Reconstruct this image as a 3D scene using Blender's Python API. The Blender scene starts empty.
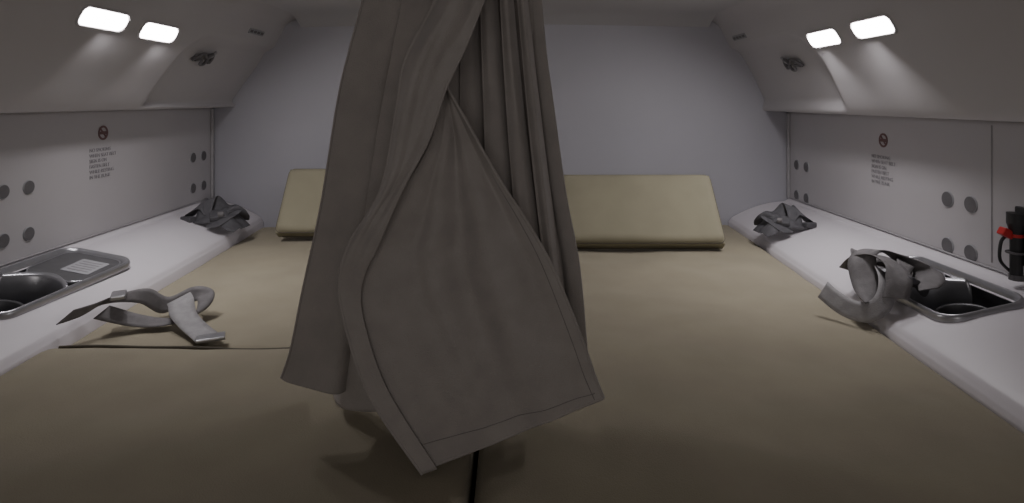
import bpy, bmesh, math, random
from mathutils import Vector, Matrix, noise
random.seed(4)
S = bpy.context.scene
COL = S.collection

# ---------------------------------------------------------------- materials
def mat(name, col, rough=0.6, metal=0.0, nscale=40.0, var=0.08, bump=0.0, bscale=200.0, emit=None, estr=0.0, sheen=0.0, wave=None):
    m = bpy.data.materials.new(name); m.use_nodes = True
    nt = m.node_tree; b = nt.nodes['Principled BSDF']
    b.inputs['Roughness'].default_value = rough
    b.inputs['Metallic'].default_value = metal
    if sheen: b.inputs['Sheen Weight'].default_value = sheen
    tc = nt.nodes.new('ShaderNodeTexCoord')
    n = nt.nodes.new('ShaderNodeTexNoise'); n.inputs['Scale'].default_value = nscale
    n.inputs['Detail'].default_value = 4
    nt.links.new(tc.outputs['Object'], n.inputs['Vector'])
    r = nt.nodes.new('ShaderNodeValToRGB')
    r.color_ramp.elements[0].position = 0.3; r.color_ramp.elements[1].position = 0.7
    r.color_ramp.elements[0].color = tuple(c*(1-var) for c in col)+(1,)
    r.color_ramp.elements[1].color = tuple(min(1, c*(1+var)) for c in col)+(1,)
    nt.links.new(n.outputs['Fac'], r.inputs['Fac'])
    nt.links.new(r.outputs['Color'], b.inputs['Base Color'])
    if bump:
        n2 = nt.nodes.new('ShaderNodeTexNoise'); n2.inputs['Scale'].default_value = bscale
        n2.inputs['Detail'].default_value = 3
        nt.links.new(tc.outputs['Object'], n2.inputs['Vector'])
        bp = nt.nodes.new('ShaderNodeBump'); bp.inputs['Strength'].default_value = bump
        bp.inputs['Distance'].default_value = 0.004
        nt.links.new(n2.outputs['Fac'], bp.inputs['Height'])
        nt.links.new(bp.outputs['Normal'], b.inputs['Normal'])
    if emit:
        b.inputs['Emission Color'].default_value = emit+(1,)
        b.inputs['Emission Strength'].default_value = estr
    return m

M_wall  = mat('wall_laminate', (0.46,0.443,0.455), 0.42, nscale=3, var=0.03, bump=0.05, bscale=300)
M_back  = mat('back_wall_laminate', (0.40,0.395,0.43), 0.6, nscale=3, var=0.03)
M_ceil  = mat('ceiling_laminate', (0.46,0.452,0.46), 0.6, nscale=3, var=0.03)
M_bin   = mat('moulded_panel', (0.46,0.443,0.45), 0.45, nscale=3, var=0.03)
M_ledge = mat('ledge_plastic', (0.70,0.67,0.70), 0.42, nscale=4, var=0.03)
M_matt  = mat('mattress_fabric', (0.315,0.28,0.20), 0.9, nscale=7, var=0.07, bump=0.25, bscale=500, sheen=0.1)
M_bols  = mat('bolster_fabric', (0.27,0.25,0.175), 0.9, nscale=9, var=0.06, bump=0.2, bscale=500)
M_pipe  = mat('piping_fabric', (0.11,0.098,0.075), 0.9)
M_curt  = mat('curtain_fabric', (0.41,0.377,0.355), 0.92, nscale=25, var=0.07, bump=0.35, bscale=600, sheen=0.15)
M_hem   = mat('curtain_stitch', (0.24,0.225,0.215), 0.9)
M_rimm  = mat('tray_rim_metal', (0.40,0.40,0.42), 0.28, metal=0.7, var=0.04)
M_dark  = mat('tray_inner_dark', (0.045,0.045,0.05), 0.35)
M_mid   = mat('tray_inner_grey', (0.11,0.11,0.115), 0.35, metal=0.3)
M_lid   = mat('tray_lid_grey', (0.13,0.13,0.135), 0.38, metal=0.3)
M_label = mat('label_paper', (0.36,0.36,0.38), 0.7)
M_web   = mat('belt_webbing', (0.18,0.17,0.172), 0.75, nscale=60, var=0.15, bump=0.4, bscale=500)
M_webl  = mat('belt_webbing_light', (0.33,0.32,0.325), 0.6, nscale=60, var=0.12, bump=0.4, bscale=500)
M_webd  = mat('belt_webbing_dark', (0.085,0.083,0.09), 0.7, nscale=60, var=0.15, bump=0.4, bscale=500)
M_buck  = mat('buckle_metal', (0.5,0.5,0.52), 0.3, metal=0.9)
M_hole  = mat('outlet_dark', (0.13,0.125,0.13), 0.6)
M_ring  = mat('outlet_ring', (0.3,0.3,0.31), 0.5)
M_print = mat('placard_print', (0.28,0.27,0.28), 0.7)
M_printr= mat('placard_red', (0.19,0.11,0.11), 0.7)
M_red   = mat('red_plastic', (0.6,0.03,0.03), 0.4)
M_blk   = mat('black_plastic', (0.03,0.03,0.032), 0.45)
M_seam  = mat('panel_seam', (0.36,0.35,0.36), 0.7)
M_lens  = mat('lamp_lens', (0.9,0.9,0.9), 0.3, emit=(1.0,0.95,0.95), estr=18.0)
M_trim  = mat('trim_plastic', (0.38,0.37,0.38), 0.5)

# ---------------------------------------------------------------- helpers
def obj(name, verts, faces, m, smooth=True):
    me = bpy.data.meshes.new(name); me.from_pydata([tuple(v) for v in verts], [], faces); me.update()
    bm = bmesh.new(); bm.from_mesh(me); bmesh.ops.recalc_face_normals(bm, faces=bm.faces); bm.to_mesh(me); bm.free()
    for p in me.polygons: p.use_smooth = smooth
    o = bpy.data.objects.new(name, me); COL.objects.link(o)
    if m: me.materials.append(m)
    return o
def group(name, loc, kids):
    e = bpy.data.objects.new(name, None); e.empty_display_size = 0.05
    e.location = loc; COL.objects.link(e)
    for k in kids:
        k.parent = e; k.matrix_parent_inverse = Matrix.Translation(loc).inverted()
    return e
def cat(P, t):
    n = len(P)-1; t = max(0, min(1, t))*n; i = min(int(t), n-1); f = t-i
    p0 = P[max(i-1,0)]; p1 = P[i]; p2 = P[i+1]; p3 = P[min(i+2,n)]
    return tuple(0.5*((2*b)+(-a+c)*f+(2*a-5*b+4*c-d)*f*f+(-a+3*b-3*c+d)*f**3) for a,b,c,d in zip(p0,p1,p2,p3))
def sstep(a,b,x):
    t=max(0,min(1,(x-a)/(b-a))); return t*t*(3-2*t)
def gridfaces(nu, nv, off=0, skip=None):
    F = []
    for j in range(nv-1):
        for i in range(nu-1):
            if skip and skip(i,j): continue
            a = off+j*nu+i; F.append((a, a+1, a+nu+1, a+nu))
    return F
def solid(o, th, off=0):
    md = o.modifiers.new('thickness','SOLIDIFY'); md.thickness = th; md.offset = off
    return o
def box(name, c, s, m, bev=0.002, rot=None, seg=3):
    bm = bmesh.new(); bmesh.ops.create_cube(bm, size=1)
    for v in bm.verts: v.co = Vector((v.co.x*s[0], v.co.y*s[1], v.co.z*s[2]))
    if bev: bmesh.ops.bevel(bm, geom=bm.edges[:], offset=bev, segments=seg, affect='EDGES', profile=0.5)
    R = rot if rot is not None else Matrix.Identity(3)
    for v in bm.verts: v.co = R @ v.co + Vector(c)
    me = bpy.data.meshes.new(name); bm.to_mesh(me); bm.free()
    for p in me.polygons: p.use_smooth = False
    me.materials.append(m); o = bpy.data.objects.new(name, me); COL.objects.link(o); return o
def cyl(name, a, b, r, m, r2=None, n=32):
    a=Vector(a); b=Vector(b); d=b-a; q=d.to_track_quat('Z','Y').to_matrix()
    r2 = r if r2 is None else r2
    V=[];F=[]
    for k,(p,rr) in enumerate(((a,r),(b,r2))):
        for i in range(n):
            t=2*math.pi*i/n; V.append(p+q@Vector((rr*math.cos(t),rr*math.sin(t),0)))
    for i in range(n): F.append((i,(i+1)%n,n+(i+1)%n,n+i))
    F.append(tuple(range(n))); F.append(tuple(range(n,2*n)))
    o=obj(name,V,F,m,False); return o
def tube(name, pts, r, m, closed=False, n=8, samples=60, smooth=True):
    cu = bpy.data.curves.new(name,'CURVE'); cu.dimensions='3D'; cu.bevel_depth=r; cu.bevel_resolution=3
    sp = cu.splines.new('POLY')
    P = [cat(pts,i/(samples-1)) for i in range(samples)] if smooth else pts
    sp.points.add(len(P)-1)
    for k,p in enumerate(P): sp.points[k].co = tuple(p)+(1,)
    sp.use_cyclic_u = closed; cu.materials.append(m); cu.use_fill_caps=True
    o=bpy.data.objects.new(name,cu); COL.objects.link(o); return o
def ribbon(name, pts, wd, w, m, th=0.0022, n=70):
    V=[]
    for k in range(n):
        t=k/(n-1); c=Vector(cat(pts,t)); d=Vector(cat(wd,t)).normalized()
        for s in (-1,-0.5,0,0.5,1): V.append(c+d*(s*w/2))
    o=obj(name,V,gridfaces(5,n),m); solid(o,th); return o
def rrect(w,h,r,n=8):
    P=[]
    for cx,cy,a0 in ((w/2-r,h/2-r,0),(-w/2+r,h/2-r,90),(-w/2+r,-h/2+r,180),(w/2-r,-h/2+r,270)):
        for i in range(n+1):
            a=math.radians(a0+90*i/n); P.append((cx+r*math.cos(a),cy+r*math.sin(a)))
    return P
def loops(name, rings, Mx, m, cap0=False, cap1=False, smooth=True):
    V=[];F=[];n=len(rings[0][0])
    for P,z in rings:
        for x,y in P: V.append(Mx@Vector((x,y,z)))
    for k in range(len(rings)-1):
        for i in range(n): F.append((k*n+i,k*n+(i+1)%n,(k+1)*n+(i+1)%n,(k+1)*n+i))
    if cap0: F.append(tuple(range(n)))
    if cap1: F.append(tuple(range((len(rings)-1)*n,len(rings)*n)))
    return obj(name,V,F,m,smooth)
def frame(o, X, Y, Z):
    m=Matrix.Identity(4)
    for i in range(3):
        m[i][0]=X[i]; m[i][1]=Y[i]; m[i][2]=Z[i]; m[i][3]=o[i]
    return m

# ---------------------------------------------------------------- room shell (metres, mattress top z=0)
Y0, YF = -0.25, 2.50
WL, WR = -1.25, 1.154
xL = lambda y: -0.920-0.064*(y-0.7)
xR = lambda y: 0.800+0.065*(y-0.95)
def wall(name, p, m):
    return obj(name, p, [(0,1,2,3)], m, False)
solid(wall('wall_left', [(WL,Y0,-.16),(WL,YF,-.16),(WL,YF,.50),(WL,Y0,.50)], M_wall), 0.004)
solid(wall('wall_right', [(WR,Y0,-.16),(WR,YF,-.16),(WR,YF,.49),(WR,Y0,.49)], M_wall), 0.004)
wall('wall_back', [(WL-.02,YF,-.16),(WR+.02,YF,-.16),(WR+.02,YF,.92),(WL-.02,YF,.92)], M_back)
box('floor', (-.05,1.12,-.165),(2.38,2.70,.05), M_trim, 0)
V=[];nu,nv=31,41
for j in range(nv):
    y=Y0+(YF-Y0)*j/(nv-1)
    for i in range(nu):
        x=-0.88+(1.70)*i/(nu-1)
        z=.853+0.012*math.sin(math.pi*i/(nu-1))
        e=max(0,(y-(YF-.16))/.16); z-= .04*(1-math.sqrt(max(0,1-e*e)))
        V.append((x,y,z))
obj('ceiling',V,gridfaces(nu,nv),M_ceil)

def recess(y,z):
    ztop=.735; yb=1.86
    r=.14
    dy=y-yb; dz=ztop-z
    if dy<r and dz<r and dy>-.1 and dz>-.1:
        d=r-math.hypot(max(0,r-dy),max(0,r-dz))
    else: d=min(dy,dz)
    return .026*sstep(0,.045,d)*sstep(.470,.505,z)
def upper_panel(name, prof, side):
    n=90; ny=220; V=[]
    for j in range(ny):
        y=Y0+(YF-Y0)*j/(ny-1)
        for i in range(n):
            x,z=cat(prof,i/(n-1)); 
            if abs(x)<abs(prof[3][0])+.003: 
                q=recess(y,z); x+=side*q*.85; z+=q*.4
            V.append((x,y,z))
    return obj(name,V,gridfaces(n,ny),M_bin)
PL=[(-1.255,.497),(-1.20,.488),(-1.166,.480),(-1.148,.494),(-1.10,.562),(-1.046,.635),(-1.00,.712),(-.962,.785),(-.93,.83),(-.86,.857)]
PR=[(1.158,.482),(1.10,.473),(1.062,.464),(1.042,.478),(1.003,.56),(.965,.635),(.925,.702),(.888,.770),(.86,.82),(.80,.857)]
upper_panel('wall_upper_left',PL,-1)
upper_panel('wall_upper_right',PR,1)

def ledge_z(u): return .016+.074*(1-(1-u)**2)
def ledge(name, side, hole):
    xin = xL if side<0 else xR
    xw = WL+.003 if side<0 else WR-.003
    us=[-3,-2,0.0,.012,.025]+[k/24 for k in range(1,25)]
    ye=YF-.002
    ys=[Y0+(ye-Y0)*k/110 for k in range(111)]
    hx0,hx1,hy0,hy1=hole
    V=[]
    for y in ys:
        xi=xin(y)
        for u in us:
            if u==-3: V.append((xi,y,-.135))
            elif u==-2: V.append((xi,y,.004))
            else:
                x=xi+side*.004+(xw-xi-side*.004)*u
                z=ledge_z(u)-.008*max(0,1-u/.03)
                if u>0.92: z+= .012*((u-.92)/.08)**2
                V.append((x,y,z))
    def skip(i,j):
        c=V[j*len(us)+i]; d=V[(j+1)*len(us)+i+1] if j+1<len(ys) and i+1<len(us) else c
        mx=(c[0]+d[0])/2; my=(c[1]+d[1])/2
        return us[i]>=0 and hx0<abs(mx)<hx1 and hy0<my<hy1
    return obj(name,V,gridfaces(len(us),len(ys),0,skip),M_ledge)
ledge('side_ledge',-1,(1.062,1.213,1.25,1.66))
ledge('side_ledge',1,(.910,1.058,1.25,1.58))

# ---------------------------------------------------------------- mattresses
def cushion(name, fx0, fx1, y0, y1, z0, z1, r, m, wob=0.004, M=None, nx=70, ny=90, seed=0, tuck=None):
    def axis(n):
        e=[0,.004,.012,.03,.06]
        return e[:]+[.06+(.88)*k/n for k in range(1,n)]+[1-q for q in reversed(e)]
    ax=axis(nx); ay=axis(ny); V=[]
    for b in ay:
        y=y0+(y1-y0)*b
        x0=fx0(y) if callable(fx0) else fx0; x1=fx1(y) if callable(fx1) else fx1
        for a in ax:
            x=x0+(x1-x0)*a
            dd=[]
            for q in (min(x-x0,x1-x),min(y-y0,y1-y)):
                e=max(0,(r-q)/r); dd.append(e)
            e=min(1,math.hypot(*dd)); z=z1-r*(1-math.sqrt(max(0,1-e*e)))
            z+= wob*noise.noise(Vector((x*4+seed,y*4,seed)))*(1-e)+wob*.35*noise.noise(Vector((x*13+seed,y*9,seed)))*(1-e)
            V.append((x,y,z))
    n1=len(ax);n2=len(ay); F=gridfaces(n1,n2)
    off=len(V)
    per=[i for i in range(n1)]+[j*n1+n1-1 for j in range(1,n2)]+[(n2-1)*n1+i for i in range(n1-2,-1,-1)]+[j*n1 for j in range(n2-2,0,-1)]
    for p in per: V.append((V[p][0],V[p][1],z0))
    k=len(per)
    for i in range(k): F.append((per[i],per[(i+1)%k],off+(i+1)%k,off+i))
    F.append(tuple(off+i for i in range(k)))
    if M is not None: V=[M@Vector(v) for v in V]
    return obj(name,V,F,m)
o1=cushion('near_section', lambda y:xL(y)+.004,-.058,.25,1.222,-.138,.014,.028,M_matt,.006,seed=1,ny=130)
o2=cushion('far_section', lambda y:xL(y)+.004,-.058,1.240,2.47,-.138,-.010,.02,M_matt,.006,seed=2,ny=130)
e1=tube('edge_piping',[(-.915+.855*k/30,1.213-.012*(k/30)+.005*math.sin(k*.35),.0100+.0012*math.sin(k*.8)) for k in range(31)],.0032,M_pipe,smooth=False)
group('mattress',(-.5,1.3,-.138),[o1,o2,e1])
o3=cushion('sleeping_pad',-.050,lambda y:xR(y)-.004,.25,2.47,-.138,.002,.022,M_matt,.007,seed=3)
group('mattress',(.4,1.3,-.138),[o3])

def bolster(x0,x1,yb,yt,zt,zb,seed,yaw=0):
    L=math.hypot(yt-yb,zt-zb); X=Vector((math.cos(yaw),math.sin(yaw),0))
    Yv=Vector((0,yt-yb,zt-zb)).normalized(); Z=X.cross(Yv).normalized()
    Mx=frame(Vector(((x0+x1)/2,yb,zb)),X,Yv,Z)
    w=(x1-x0)/2
    c=cushion('pad',-w,w,0,L,-.03,.03,.022,M_bols,.005,Mx,50,30,seed)
    def loop(z,ins):
        P=rrect(2*w-2*ins,L-2*ins,.022)
        return [Mx@Vector((x,y+L/2,z)) for x,y in P]
    a=tube('piping',loop(.010,.0005),.003,M_pipe,True,smooth=False)
    b=tube('piping_rear',loop(-.028,.0005),.003,M_pipe,True,smooth=False)
    return group('bolster_pillow',(x0+w,yb,zb),[c,a,b])
bolster(.165,.710,2.00,2.17,.232,.028,5)
bolster(-.862,-.34,2.19,2.34,.235,.022,6)

# ---------------------------------------------------------------- curtain
def sheet(name,Lp,Rp,nu,nv,fy,m,th=.0025):
    V=[]
    for j in range(nv):
        t=j/(nv-1); a=cat(Lp,t); b=cat(Rp,t)
        for i in range(nu):
            u=i/(nu-1); p=[a[k]+(b[k]-a[k])*u for k in range(3)]
            dx,dy,dz=fy(u,t,p); V.append((p[0]+dx,p[1]+dy,p[2]+dz))
    o=obj(name,V,gridfaces(nu,nv),m); solid(o,th); return o,V
BL=[(-.18,.93,.85),(-.226,.95,.668),(-.246,.95,.589),(-.264,.95,.51),(-.286,.95,.3675),(-.308,.95,.257),(-.329,.95,.146),(-.347,.95,.092)]
BR=[(.026,.93,.85),(.040,.95,.668),(.047,.95,.589),(.057,.95,.51),(.077,.95,.3675),(.098,.95,.257),(.109,.95,.146),(.114,.95,.092)]
def phase(u): return 2*math.pi*(3.0*u+5.4*u**3.0)
def fb(u,t,p):
    ph=phase(u)+.35*math.sin(2.5*t+u*4)*sstep(0,.1,u)
    c=math.cos(ph); f=math.tanh(2.6*c)/math.tanh(2.6)
    dens=1/(3.0+16.2*u*u)
    amp=(.026+.018*t)*min(1,dens*5+.35)
    dy=-amp*f - .010*math.sin(ph*.5+1)*t
    dx=(.62*dens)*(.30+.10*t)*(math.sin(ph+.5)-math.sin(.5)*(1-sstep(0,.08,u)))*.78
    drop=0
    if t>.85:
        q=(t-.85)/.15
        drop=-q*.056*min(1,u/.17)**.65*(1-.75*sstep(.45,.95,u))+ q*.002*math.sin(ph)
    dy+= .010*noise.noise(Vector((u*7,t*4,1.3)))+.0040*noise.noise(Vector((u*26,t*5,4.3)))
    return dx,dy,drop
cb,VB=sheet('gathered_folds',BL,BR,520,120,fb,M_curt,.002)
FLt=[(-.090,.805,.528),(-.108,.803,.457),(-.14,.80,.397),(-.177,.80,.343),(-.213,.80,.294),(-.222,.80,.243),(-.211,.80,.19),(-.183,.80,.11),(-.117,.80,.018)]
FRt=[(-.088,.805,.528),(-.051,.80,.463),(-.017,.80,.403),(.018,.80,.35),(.049,.80,.297),(.074,.80,.24),(.096,.80,.183),(.110,.80,.143),(.122,.80,.113)]
def g(x,s): return math.exp(-(x/s)**2)
def ff(u,t,p):
    s=math.sin(math.pi*u)
    k=t*(1-.92*t*t)*1.15
    dy=-.010*s*k
    # broad, soft vertical drapes
    dy+= -.022*g(u-(.34+.10*t),.10)*k + .022*g(u-(.52+.06*t),.075)*k - .020*g(u-(.72-.02*t),.09)*k
    dy+= .014*g(u-.88,.06)*t*(1-t)*2 + .012*g(u-(.2+.25*t),.05)*k
    dy+= .010*noise.noise(Vector((u*3,t*5,7.7)))*(1-.85*t)+.02*(1-t)*s
    dy+= (.004*noise.noise(Vector((u*8+t*3,t*7,2.1)))+.0012*noise.noise(Vector((u*18,t*5,5.5)))*t)*(1-.7*t)*min(1,t*3)
    return 0,dy,0
cf,VF=sheet('front_flap',FLt,FRt,130,130,ff,M_curt)
AL=[(-.060,.90,.85),(-.090,.83,.72),(-.103,.79,.64),(-.139,.78,.562),(-.150,.78,.497),(-.170,.78,.393),(-.212,.785,.3215),(-.2265,.79,.263),(-.2145,.791,.198),(-.186,.792,.118),(-.118,.792,.018)]
AR=[(.020,.90,.85),(-.018,.83,.72),(-.038,.79,.64),(-.062,.78,.575),(-.086,.78,.523),(-.107,.772,.458),(-.138,.770,.3995),(-.168,.776,.3345),(-.198,.792,.263),(-.190,.795,.198),(-.161,.797,.12),(-.099,.797,.022)]
def fa(u,t,p):
    wgt=max(0,1-t*1.35)
    dy=-.018*math.sin(math.pi*u)*wgt + .012*math.sin(u*8+t*6)*wgt+.008*g(u-.45,.10)*wgt+.004*noise.noise(Vector((u*5,t*14,3.3)))*(wgt+.15)
    return 0,dy-.003,0
ca,VA=sheet('folded_border',AL,AR,50,140,fa,M_curt)
def off(v,d=-.003): return (v[0],v[1]+d,v[2])
nu=130
h1=tube('edge_hem_right',[off(VF[j*nu+nu-1],0) for j in range(130)],.0022,M_curt,smooth=False)
h2=tube('edge_hem_bottom',[off(VF[129*nu+i],0) for i in range(nu)],.0022,M_curt,smooth=False)
h3=tube('edge_hem_left',[off(VA[j*50],0) for j in range(140)],.0022,M_curt,smooth=False)
h4=tube('edge_hem_border',[off(VA[j*50+49],0) for j in range(95)],.0018,M_curt,smooth=False)
s1=tube('stitch_line',[off(VF[j*nu+nu-7],-.0014) for j in range(30,128)],.0005,M_hem,smooth=False)
s2=tube('stitch_line_bottom',[off(VF[123*nu+i],-.0014) for i in range(10,126)],.0005,M_hem,smooth=False)
lay=[]
def layer(name,xt,x0,x1,x2,w0,w1,y,zb,sd):
    A=[(xt,y+.03,.85),(x0,y,.668),(x1,y,.40),(x2,y,zb)]
    B=[(xt+w0,y+.035,.85),(x0+w0,y+.015,.668),(x1+(w0+w1)/2,y+.02,.40),(x2+w1,y+.02,zb)]
    o,V=sheet(name,A,B,24,70,lambda u,t,p:(.003*math.sin(4*t+sd),-.016*math.sin(math.pi*u)+.004*noise.noise(Vector((u*3,t*4,sd))),0),M_curt,.002)
    e=tube(name+'_edge',[V[j*24] for j in range(70)],.0018,M_curt,smooth=False)
    lay.extend([o,e])
layer('fold_layer_1',-.078,-.078,-.080,-.10,.030,.08,.915,.040,1)
layer('fold_layer_2',-.045,-.045,-.035,-.03,.024,.065,.890,.040,2)
layer('fold_layer_3',-.022,-.014,.002,.028,.018,.040,.878,.085,3)
layer('fold_layer_4',-.002,.008,.030,.066,.014,.028,.885,.105,5)
rail=box('track',(-.09,.915,.848),(.62,.035,.018),M_rimm,.003)
glides=[box('glide_%d'%k,(-.19+.022*k,.925,.840),(.006,.012,.02),M_blk,.001) for k in range(11)]
for q,uu in enumerate((0.0,.165,.30)):
    i=int(uu*519)
    lay.append(tube('panel_edge_%d'%(q+1),[(VB[j*520+i][0],VB[j*520+i][1]-.001,VB[j*520+i][2]) for j in range(120)],.0018,M_curt,smooth=False))
group('privacy_curtain',(-.09,.92,.85),[cb,cf,ca,h1,h2,h3,h4,s1,s2,rail]+glides+lay)

# ---------------------------------------------------------------- console trays in ledges
def tray(side,cx,cy,cz,w,l,lidfrac,tilt,slope):
    X=Vector((side*math.cos(slope),0,math.sin(slope))); Y=Vector((0,1,0))
    Z=X.cross(Y)
    if Z.z<0: Z=-Z
    Mx=frame(Vector((cx,cy,cz)),X,Y,Z)
    k=[]
    k.append(loops('rim',[(rrect(w,l,.045),-.010),(rrect(w,l,.045),.002),(rrect(w-.008,l-.008,.042),.008),(rrect(w-.016,l-.016,.038),.007),(rrect(w-.026,l-.026,.034),-.003),(rrect(w-.034,l-.034,.030),-.016)],Mx,M_rimm))
    k.append(loops('bowl',[(rrect(w-.033,l-.033,.030),-.012),(rrect(w-.040,l-.044,.030),-.04),(rrect(w-.055,l-.06,.028),-.095),(rrect(w-.085,l-.09,.02),-.105)],Mx,M_dark,cap1=True))
    def circ(r,n=36): return [(r*math.cos(2*math.pi*i/n),r*math.sin(2*math.pi*i/n)-l*.26) for i in range(n)]
    k.append(loops('cup_ring',[(circ(.056),-.095),(circ(.056),-.036),(circ(.052),-.032),(circ(.048),-.036),(circ(.046),-.095)],Mx,M_mid))
    V=[];n=31
    for i in range(n):
        s=i/(n-1); a=(s-.5)*(w-.034); yy=-.03+.055*math.sin(math.pi*s)
        for zz,oy in ((-.10,.0),(-.04,.002),(-.008,.006),(.002,.012),(-.006,.020),(-.03,.024)):
            V.append(Mx@Vector((a,yy+oy,zz)))
    d=obj('divider',V,gridfaces(6,n),M_rimm); solid(d,.002); k.append(d)
    ll=l*lidfrac
    P0=rrect(w-.036,ll,.028)
    P=[(x,y-(.022*math.cos(math.pi*x/(w-.036)) if y<0 else 0)) for x,y in P0]
    T=Matrix.Translation((0,l/2-.022-ll/2,-.006))@Matrix.Rotation(tilt,4,'X')
    k.append(loops('plate',[(P,-.030),(P,.000),([(x*.97,y*.98) for x,y in P],.003)],Mx@T,M_lid,cap1=True,smooth=False))
    k.append(loops('plate_edge',[([(x*.99,y*.99) for x,y in P],.001),([(x*.98,y*.985) for x,y in P],.005),([(x*.945,y*.965) for x,y in P],.0035)],Mx@T,M_rimm))
    TL=Mx@T@Matrix.Translation((-.022,.004,0))
    k.append(loops('label',[(rrect(.072,.085,.004),.0030),(rrect(.072,.085,.004),.0040)],TL,M_label,cap1=True,smooth=False))
    for q in range(5):
        k.append(loops('label_line_%d'%q,[(rrect(.054,.004,.001),.0041),(rrect(.054,.004,.001),.0046)],TL@Matrix.Translation((0,-.028+.014*q,0)),M_print,cap1=True,smooth=False))
    return group('console_tray',(cx,cy,cz),k)
tray(-1,-1.138,1.445,.080,.195,.45,.36,.05,.19)
tray(1,.984,1.415,.074,.190,.37,.34,.03,.22)

# ---------------------------------------------------------------- belts
k=[]
k.append(ribbon('strap',[(-.950,1.275,.048),(-.925,1.31,.052),(-.903,1.36,.060),(-.865,1.41,.050),(-.832,1.44,.018),(-.785,1.465,.034),(-.742,1.455,.034),(-.735,1.405,.010),(-.79,1.37,.003),(-.85,1.36,.010),(-.91,1.33,.040)],
   [(.5,.3,.5),(.5,.5,.5),(.3,.9,.3),(.1,.8,.6),(.1,.6,.8),(.1,.5,.9),(.7,.5,.4),(.3,1,.1),(0,1,.1),(0,1,.3),(.3,.8,.4)],.040,M_web))
k.append(ribbon('tongue_strap',[(-.800,1.44,.034),(-.775,1.405,.036),(-.750,1.37,.020),(-.708,1.335,.006),(-.665,1.295,.003),(-.630,1.256,.005)],
   [(.8,.4,.4),(.8,.5,.2),(.85,.4,0),(.85,.4,0),(.85,.4,0),(.85,.4,0)],.054,M_webl))
R=Matrix.Rotation(math.radians(25),3,'Z')
k.append(box('tongue_plate',(-.634,1.262,.011),(.056,.034,.006),M_buck,.002,R))
k.append(box('adjuster',(-.895,1.365,.066),(.03,.05,.010),M_buck,.003,Matrix.Rotation(.5,3,'Z')))
group('seat_belt',(-.80,1.38,.0),k)
k=[]
k.append(ribbon('end_strap',[(.738,1.425,.060),(.752,1.39,.044),(.768,1.36,.036),(.793,1.335,.038),(.824,1.335,.058),(.850,1.36,.088),(.866,1.40,.110)],
   [(.55,.1,.75),(.5,.1,.8),(.35,.2,.85),(.1,.4,.85),(-.3,.4,.7),(-.6,.3,.6),(-.7,.2,.5)],.044,M_webl))
k.append(ribbon('strap',[(.812,1.350,.058),(.825,1.40,.088),(.840,1.44,.128),(.875,1.46,.145),(.920,1.45,.138),(.955,1.42,.116),(.955,1.37,.100),(.925,1.33,.090)],
   [(.8,.5,.0),(.9,-.2,.3),(.8,-.5,.3),(.3,-.9,.2),(.2,-.95,.1),(.6,-.7,.2),(.9,-.2,.1),(.9,.3,0)],.062,M_web))
k.append(ribbon('strap_fold',[(.830,1.38,.066),(.82,1.43,.096),(.84,1.48,.122),(.885,1.50,.116),(.92,1.45,.112),(.90,1.39,.104),(.865,1.37,.086)],
   [(.7,.3,.5),(.4,.4,.6),(.2,.6,.5),(.1,.9,.3),(.8,.4,.2),(.8,-.3,.3),(.5,-.7,.3)],.052,M_web))
k.append(ribbon('strap_over',[(.85,1.33,.070),(.868,1.345,.105),(.880,1.38,.128),(.872,1.43,.138),(.855,1.48,.118),(.85,1.52,.08)],
   [(.9,-.3,.0),(.9,-.3,0),(.9,.1,-.2),(.9,.3,-.2),(.9,.3,-.3),(.9,.2,-.3)],.052,M_web))
k.append(ribbon('strap_cross',[(.835,1.345,.065),(.85,1.36,.10),(.885,1.37,.115),(.915,1.40,.125),(.945,1.44,.120),(.96,1.48,.09)],
   [(.3,.3,.8),(.2,.5,.7),(.1,.7,.6),(-.3,.8,.4),(-.5,.8,.3),(-.5,.8,.2)],.040,M_web))
k.append(ribbon('strap_loop',[(.88,1.50,.07),(.905,1.53,.115),(.95,1.52,.125),(.972,1.46,.118),(.955,1.41,.102)],
   [(.9,.2,.1),(.7,-.6,.2),(.1,-.9,.1),(.8,-.5,0),(.9,0,0)],.045,M_web))
k.append(box('buckle',(.895,1.375,.098),(.048,.06,.018),M_webd,.005,Matrix.Rotation(.6,3,'Z')@Matrix.Rotation(.4,3,'Y')))
group('seat_belt',(.87,1.42,.06),k)
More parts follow.
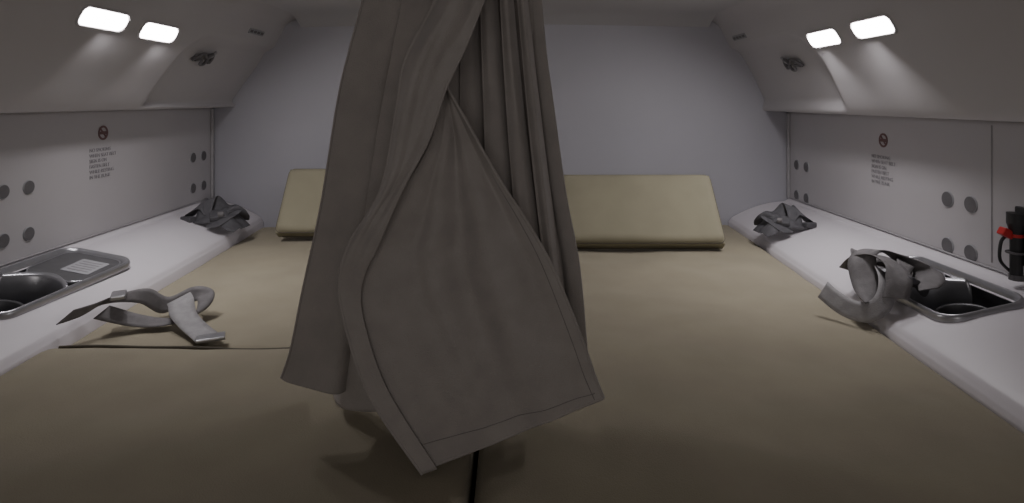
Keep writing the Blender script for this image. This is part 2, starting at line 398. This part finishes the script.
def harness(cx,cy,cz,s,flip):
    k=[]
    f=-1 if flip else 1
    def T(P): return [(cx+f*x*s,cy+y*s,cz+z*s-.18*x*s) for x,y,z in P]
    def D(P): return [(f*x,y,z) for x,y,z in P]
    k.append(ribbon('strap_a',T([(-.10,-.02,.004),(-.08,-.03,.03),(-.05,-.02,.062),(-.02,-.02,.03),(.03,-.03,.045),(.08,-.03,.025),(.11,-.02,.004)]),D([(.2,1,0),(.3,.9,.2),(.1,.8,.5),(.2,.9,0),(0,.8,.5),(.1,.9,.3),(.1,1,0)]),.06*s,M_webd))
    k.append(ribbon('strap_b',T([(-.03,-.06,.004),(-.035,-.03,.05),(-.03,.0,.08),(.01,.01,.05),(.05,-.01,.058),(.075,.03,.03),(.06,.06,.006)]),D([(1,0,.1),(.9,.2,.3),(.7,.4,.3),(.4,.8,.3),(.6,.6,.4),(.9,-.2,.2),(1,0,0)]),.055*s,M_webd))
    k.append(ribbon('strap_c',T([(.0,-.065,.008),(.035,-.07,.02),(.07,-.055,.035),(.06,-.02,.05),(.01,-.02,.03)]),D([(.1,.9,.3),(.1,.8,.5),(.5,.7,.4),(.9,.1,.3),(.8,-.4,.2)]),.06*s,M_webd))
    k.append(ribbon('strap_d',T([(-.06,-.04,.006),(-.02,-.055,.025),(.03,-.05,.03),(.07,-.07,.02),(.10,-.06,.004)]),D([(.1,.9,.3),(.1,.7,.6),(.1,.7,.6),(.1,.8,.5),(.1,.9,.2)]),.06*s,M_webd))
    k.append(box('buckle',(cx+f*.02*s,cy-.045*s,cz+.03*s),(.06*s,.045*s,.02*s),M_webd,.005,Matrix.Rotation(.5*f,3,'Z')@Matrix.Rotation(.35,3,'X')))
    k.append(box('buckle_button',(cx+f*.035*s,cy-.058*s,cz+.038*s),(.02*s,.018*s,.014*s),M_web,.003,Matrix.Rotation(.5*f,3,'Z')@Matrix.Rotation(.35,3,'X')))
    k.append(box('tongue',(cx-f*.085*s,cy-.055*s,cz+.020*s),(.05*s,.03*s,.02*s),M_webd,.004,Matrix.Rotation(-.4*f,3,'Z')))
    group('shoulder_harness',(cx,cy,cz),k)
harness(-1.075,2.20,.064,.98,False)
harness(.940,2.09,.068,.86,True)

# ---------------------------------------------------------------- wall details
def outlets(side,ys,zs,r):
    k=[]; xw=WL+.002 if side<0 else WR-.002; n=-side
    q=0
    for y in ys:
        for z in zs:
            q+=1
            k.append(cyl('collar_%d'%q,(xw,y,z),(xw+n*.003,y,z),r*1.08,M_ring,r*1.02))
            k.append(cyl('disc_%d'%q,(xw,y,z),(xw+n*.0036,y,z),r*.96,M_hole))
    group('air_outlet_set',(xw,sum(ys)/2,sum(zs)/2),k)
outlets(-1,(1.470,1.548),(.285,.165),.017)
outlets(-1,(2.345,2.425),(.285,.165),.019)
outlets(1,(1.505,1.585),(.248,.126),.020)
outlets(1,(2.345,2.425),(.248,.126),.019)

def placard(side,y,zsym,ztxt):
    xw=WL+.003 if side<0 else WR-.003; n=-side
    X=(0,n,0); Yv=(0,0,1); Z=(n,0,0)
    Mx=frame((xw,y,zsym),X,Yv,Z); k=[]
    N=40
    ring=lambda r:[(r*math.cos(2*math.pi*i/N),r*math.sin(2*math.pi*i/N)) for i in range(N)]
    k.append(loops('prohibition_ring',[(ring(.022),0),(ring(.022),.001),(ring(.016),.001),(ring(.016),0)],Mx,M_printr,smooth=False))
    k.append(loops('prohibition_bar',[(rrect(.036,.005,.001),0),(rrect(.036,.005,.001),.0012)],Mx@Matrix.Rotation(-.8,4,'Z'),M_printr,cap1=True,smooth=False))
    k.append(loops('cigarette_mark',[(rrect(.028,.009,.001),0),(rrect(.028,.009,.001),.001)],Mx,M_printr,cap1=True,smooth=False))
    lines=['NO SMOKING','WHEN SEAT BELT','SIGN IS ON','FASTEN BELT','WHILE RESTING','IN THE BUNK']
    for i,t in enumerate(lines):
        cu=bpy.data.curves.new('text','FONT'); cu.body=t; cu.size=.0150; cu.extrude=.0003; cu.align_x='LEFT'
        cu.materials.append(M_print)
        o=bpy.data.objects.new('text_line_%d'%(i+1),cu); COL.objects.link(o)
        o.matrix_world=frame((xw+n*.0006,y-n*.06,ztxt+.035-i*.016),X,Yv,Z)
        k.append(o)
    e=bpy.data.objects.new('no_smoking_placard',None); e.empty_display_size=.05; COL.objects.link(e)
    for o in k: o.parent=e
placard(-1,1.83,.410,.320)
placard(1,1.86,.385,.292)

box('trim_1',(WR-.003,1.44,.285),(.002,.002,.33),M_seam,0)
tube('trim_2',[(WL+.005,Y0,.107),(WL+.005,YF,.107)],.0025,M_seam,smooth=False)
tube('trim_3',[(WR-.005,Y0,.107),(WR-.005,YF,.107)],.0025,M_seam,smooth=False)
box('trim_4',(WL+.008,YF-.012,.29),(.010,.012,.37),M_trim,.002)
box('trim_5',(WR-.008,YF-.012,.28),(.010,.012,.35),M_trim,.002)

# ---------------------------------------------------------------- items on the upper panels
def surf(prof,z):
    for i in range(20,55):
        a=cat(prof,i/59); b=cat(prof,(i+1)/59)
        if a[1]<=z<=b[1]:
            f=(z-a[1])/(b[1]-a[1]+1e-9); x=a[0]+(b[0]-a[0])*f
            T=Vector((b[0]-a[0],0,b[1]-a[1])).normalized(); return x,T
def pframe(prof,y,z,side,sink=0):
    x,T=surf(prof,z); Nn=Vector((-T.z*side,0,T.x*side))
    if Nn.x*side>0: Nn=-Nn
    c=Vector((x,y,z))-Nn*sink
    return frame(c,Vector((0,1,0)),T,Nn), c, Nn
def lamp(prof,side,y,z,energy):
    Mx,c,N=pframe(prof,y,z,side); k=[]
    l,h=.165,.048
    k.append(loops('bezel',[(rrect(l+.012,h+.012,.02),-.002),(rrect(l+.010,h+.010,.019),.003),(rrect(l,h,.016),.003),(rrect(l,h,.016),.001)],Mx,M_bin))
    k.append(loops('lens',[(rrect(l,h,.020),.001),(rrect(l-.006,h-.006,.018),.004)],Mx,M_lens,cap1=True))
    L=bpy.data.lights.new('lamp','AREA'); L.shape='RECTANGLE'; L.size=.15; L.size_y=.04; L.energy=energy; L.color=(1,.965,.99)
    L.spread=math.radians(150)
    o=bpy.data.objects.new('light_source',L); COL.objects.link(o)
    d=(N*.62+Vector((0,.34,-.80))).normalized()
    o.matrix_world=Matrix.Translation(c+N*.018)@((-d).to_track_quat('Z','Y').to_matrix().to_4x4())
    e=bpy.data.objects.new('reading_light',None); e.empty_display_size=.05; COL.objects.link(e)
    for q in k+[o]: q.parent=e
E=1.9
lamp(PL,-1,1.475,.708,E); lamp(PL,-1,1.71,.702,E)
lamp(PR,1,1.545,.697,E); lamp(PR,1,1.79,.694,E)
def hook(prof,side,y,z):
    Mx,c,N=pframe(prof,y,z,side,.024); k=[]
    def W(P): return [tuple(Mx@Vector(p)) for p in P]
    k.append(loops('base',[(rrect(.100,.018,.008),0),(rrect(.096,.015,.007),.006)],Mx,M_ring,cap1=True,smooth=False))
    k.append(tube('handle',W([(-.060,-.014,.006),(-.045,.004,.012),(-.02,.018,.014),(.0,.006,.016),(.02,.016,.014),(.038,.018,.012),(.05,.002,.010),(.055,-.018,.006)]),.0055,M_hole))
    k.append(tube('wire_hook',W([(-.045,-.012,.008),(-.02,-.006,.014),(-.01,-.024,.014),(.01,-.020,.014),(.022,-.004,.012),(.04,-.016,.010)]),.005,M_hole))
    k.append(tube('stem',W([(.01,.0,.008),(.03,.010,.012),(.048,.030,.012)]),.005,M_ring))
    group('coat_hook',tuple(c),k)
hook(PL,-1,2.05,.645); hook(PR,1,2.10,.630)
def vent(prof,side,y,z):
    Mx,c,N=pframe(prof,y,z,side); k=[]
    k.append(loops('surround',[(rrect(.13,.022,.006),0),(rrect(.128,.020,.006),.003)],Mx,M_ring,cap1=True,smooth=False))
    for q in range(4):
        k.append(loops('slot_%d'%q,[(rrect(.022,.010,.002),.003),(rrect(.022,.010,.002),.0036)],Mx@Matrix.Translation((-.045+.03*q,0,0)),M_hole,cap1=True,smooth=False))
    group('vent_slot',tuple(c),k)
vent(PL,-1,2.28,.768); vent(PR,1,2.36,.758)

# flashlight in wall clip on right wall
k=[]
x=WR-.028; y=1.340
k.append(box('bracket',(WR-.010,y,.205),(.012,.04,.13),M_blk,.003))
k.append(cyl('barrel',(x,y,.12),(x,y,.215),.012,M_blk))
k.append(cyl('head_cone',(x,y,.215),(x,y,.235),.012,M_blk,.018))
k.append(cyl('head',(x,y,.235),(x,y,.258),.018,M_blk))
k.append(cyl('tail_cap',(x,y,.108),(x,y,.12),.014,M_hole))
k.append(cyl('red_band',(x,y,.204),(x,y,.211),.0132,M_red))
k.append(tube('clip',[(WR-.014,y-.012,.17),(x-.004,y-.016,.17),(x-.014,y-.010,.17),(x-.014,y+.010,.17),(WR-.014,y+.014,.17)],.003,M_hole))
k.append(box('red_pull_tag',(x-.018,y+.006,.212),(.026,.020,.018),M_red,.003,Matrix.Rotation(.5,3,'Y')))
k.append(tube('lanyard',[(x-.013,y+.01,.205),(x-.024,y+.012,.19),(x-.026,y+.012,.15),(x-.006,y+.01,.125)],.0035,M_blk))
group('emergency_flashlight',(x,y,.10),k)

# dim unseen fill light, added behind the viewer to brighten the curtain front
L=bpy.data.lights.new('curtain_fill','AREA'); L.shape='RECTANGLE'; L.size=.9; L.size_y=.3; L.energy=2.9; L.color=(1,.94,.90)
o=bpy.data.objects.new('curtain_fill_light',L); COL.objects.link(o)
o.location=(0,-1.0,.66); o.rotation_euler=(math.radians(86),0,0)

w=bpy.data.worlds.new('aisle_ambient'); S.world=w; w.use_nodes=True
w.node_tree.nodes['Background'].inputs['Color'].default_value=(.99,.94,.94,1)
w.node_tree.nodes['Background'].inputs['Strength'].default_value=.11

cam=bpy.data.cameras.new('camera'); co=bpy.data.objects.new('camera',cam); COL.objects.link(co)
co.location=(0,0,.51); co.rotation_euler=(math.radians(90),0,0)
cam.sensor_width=36; cam.lens=36*600/1024; cam.shift_y=-151.5/1024; cam.clip_start=.02
S.camera=co
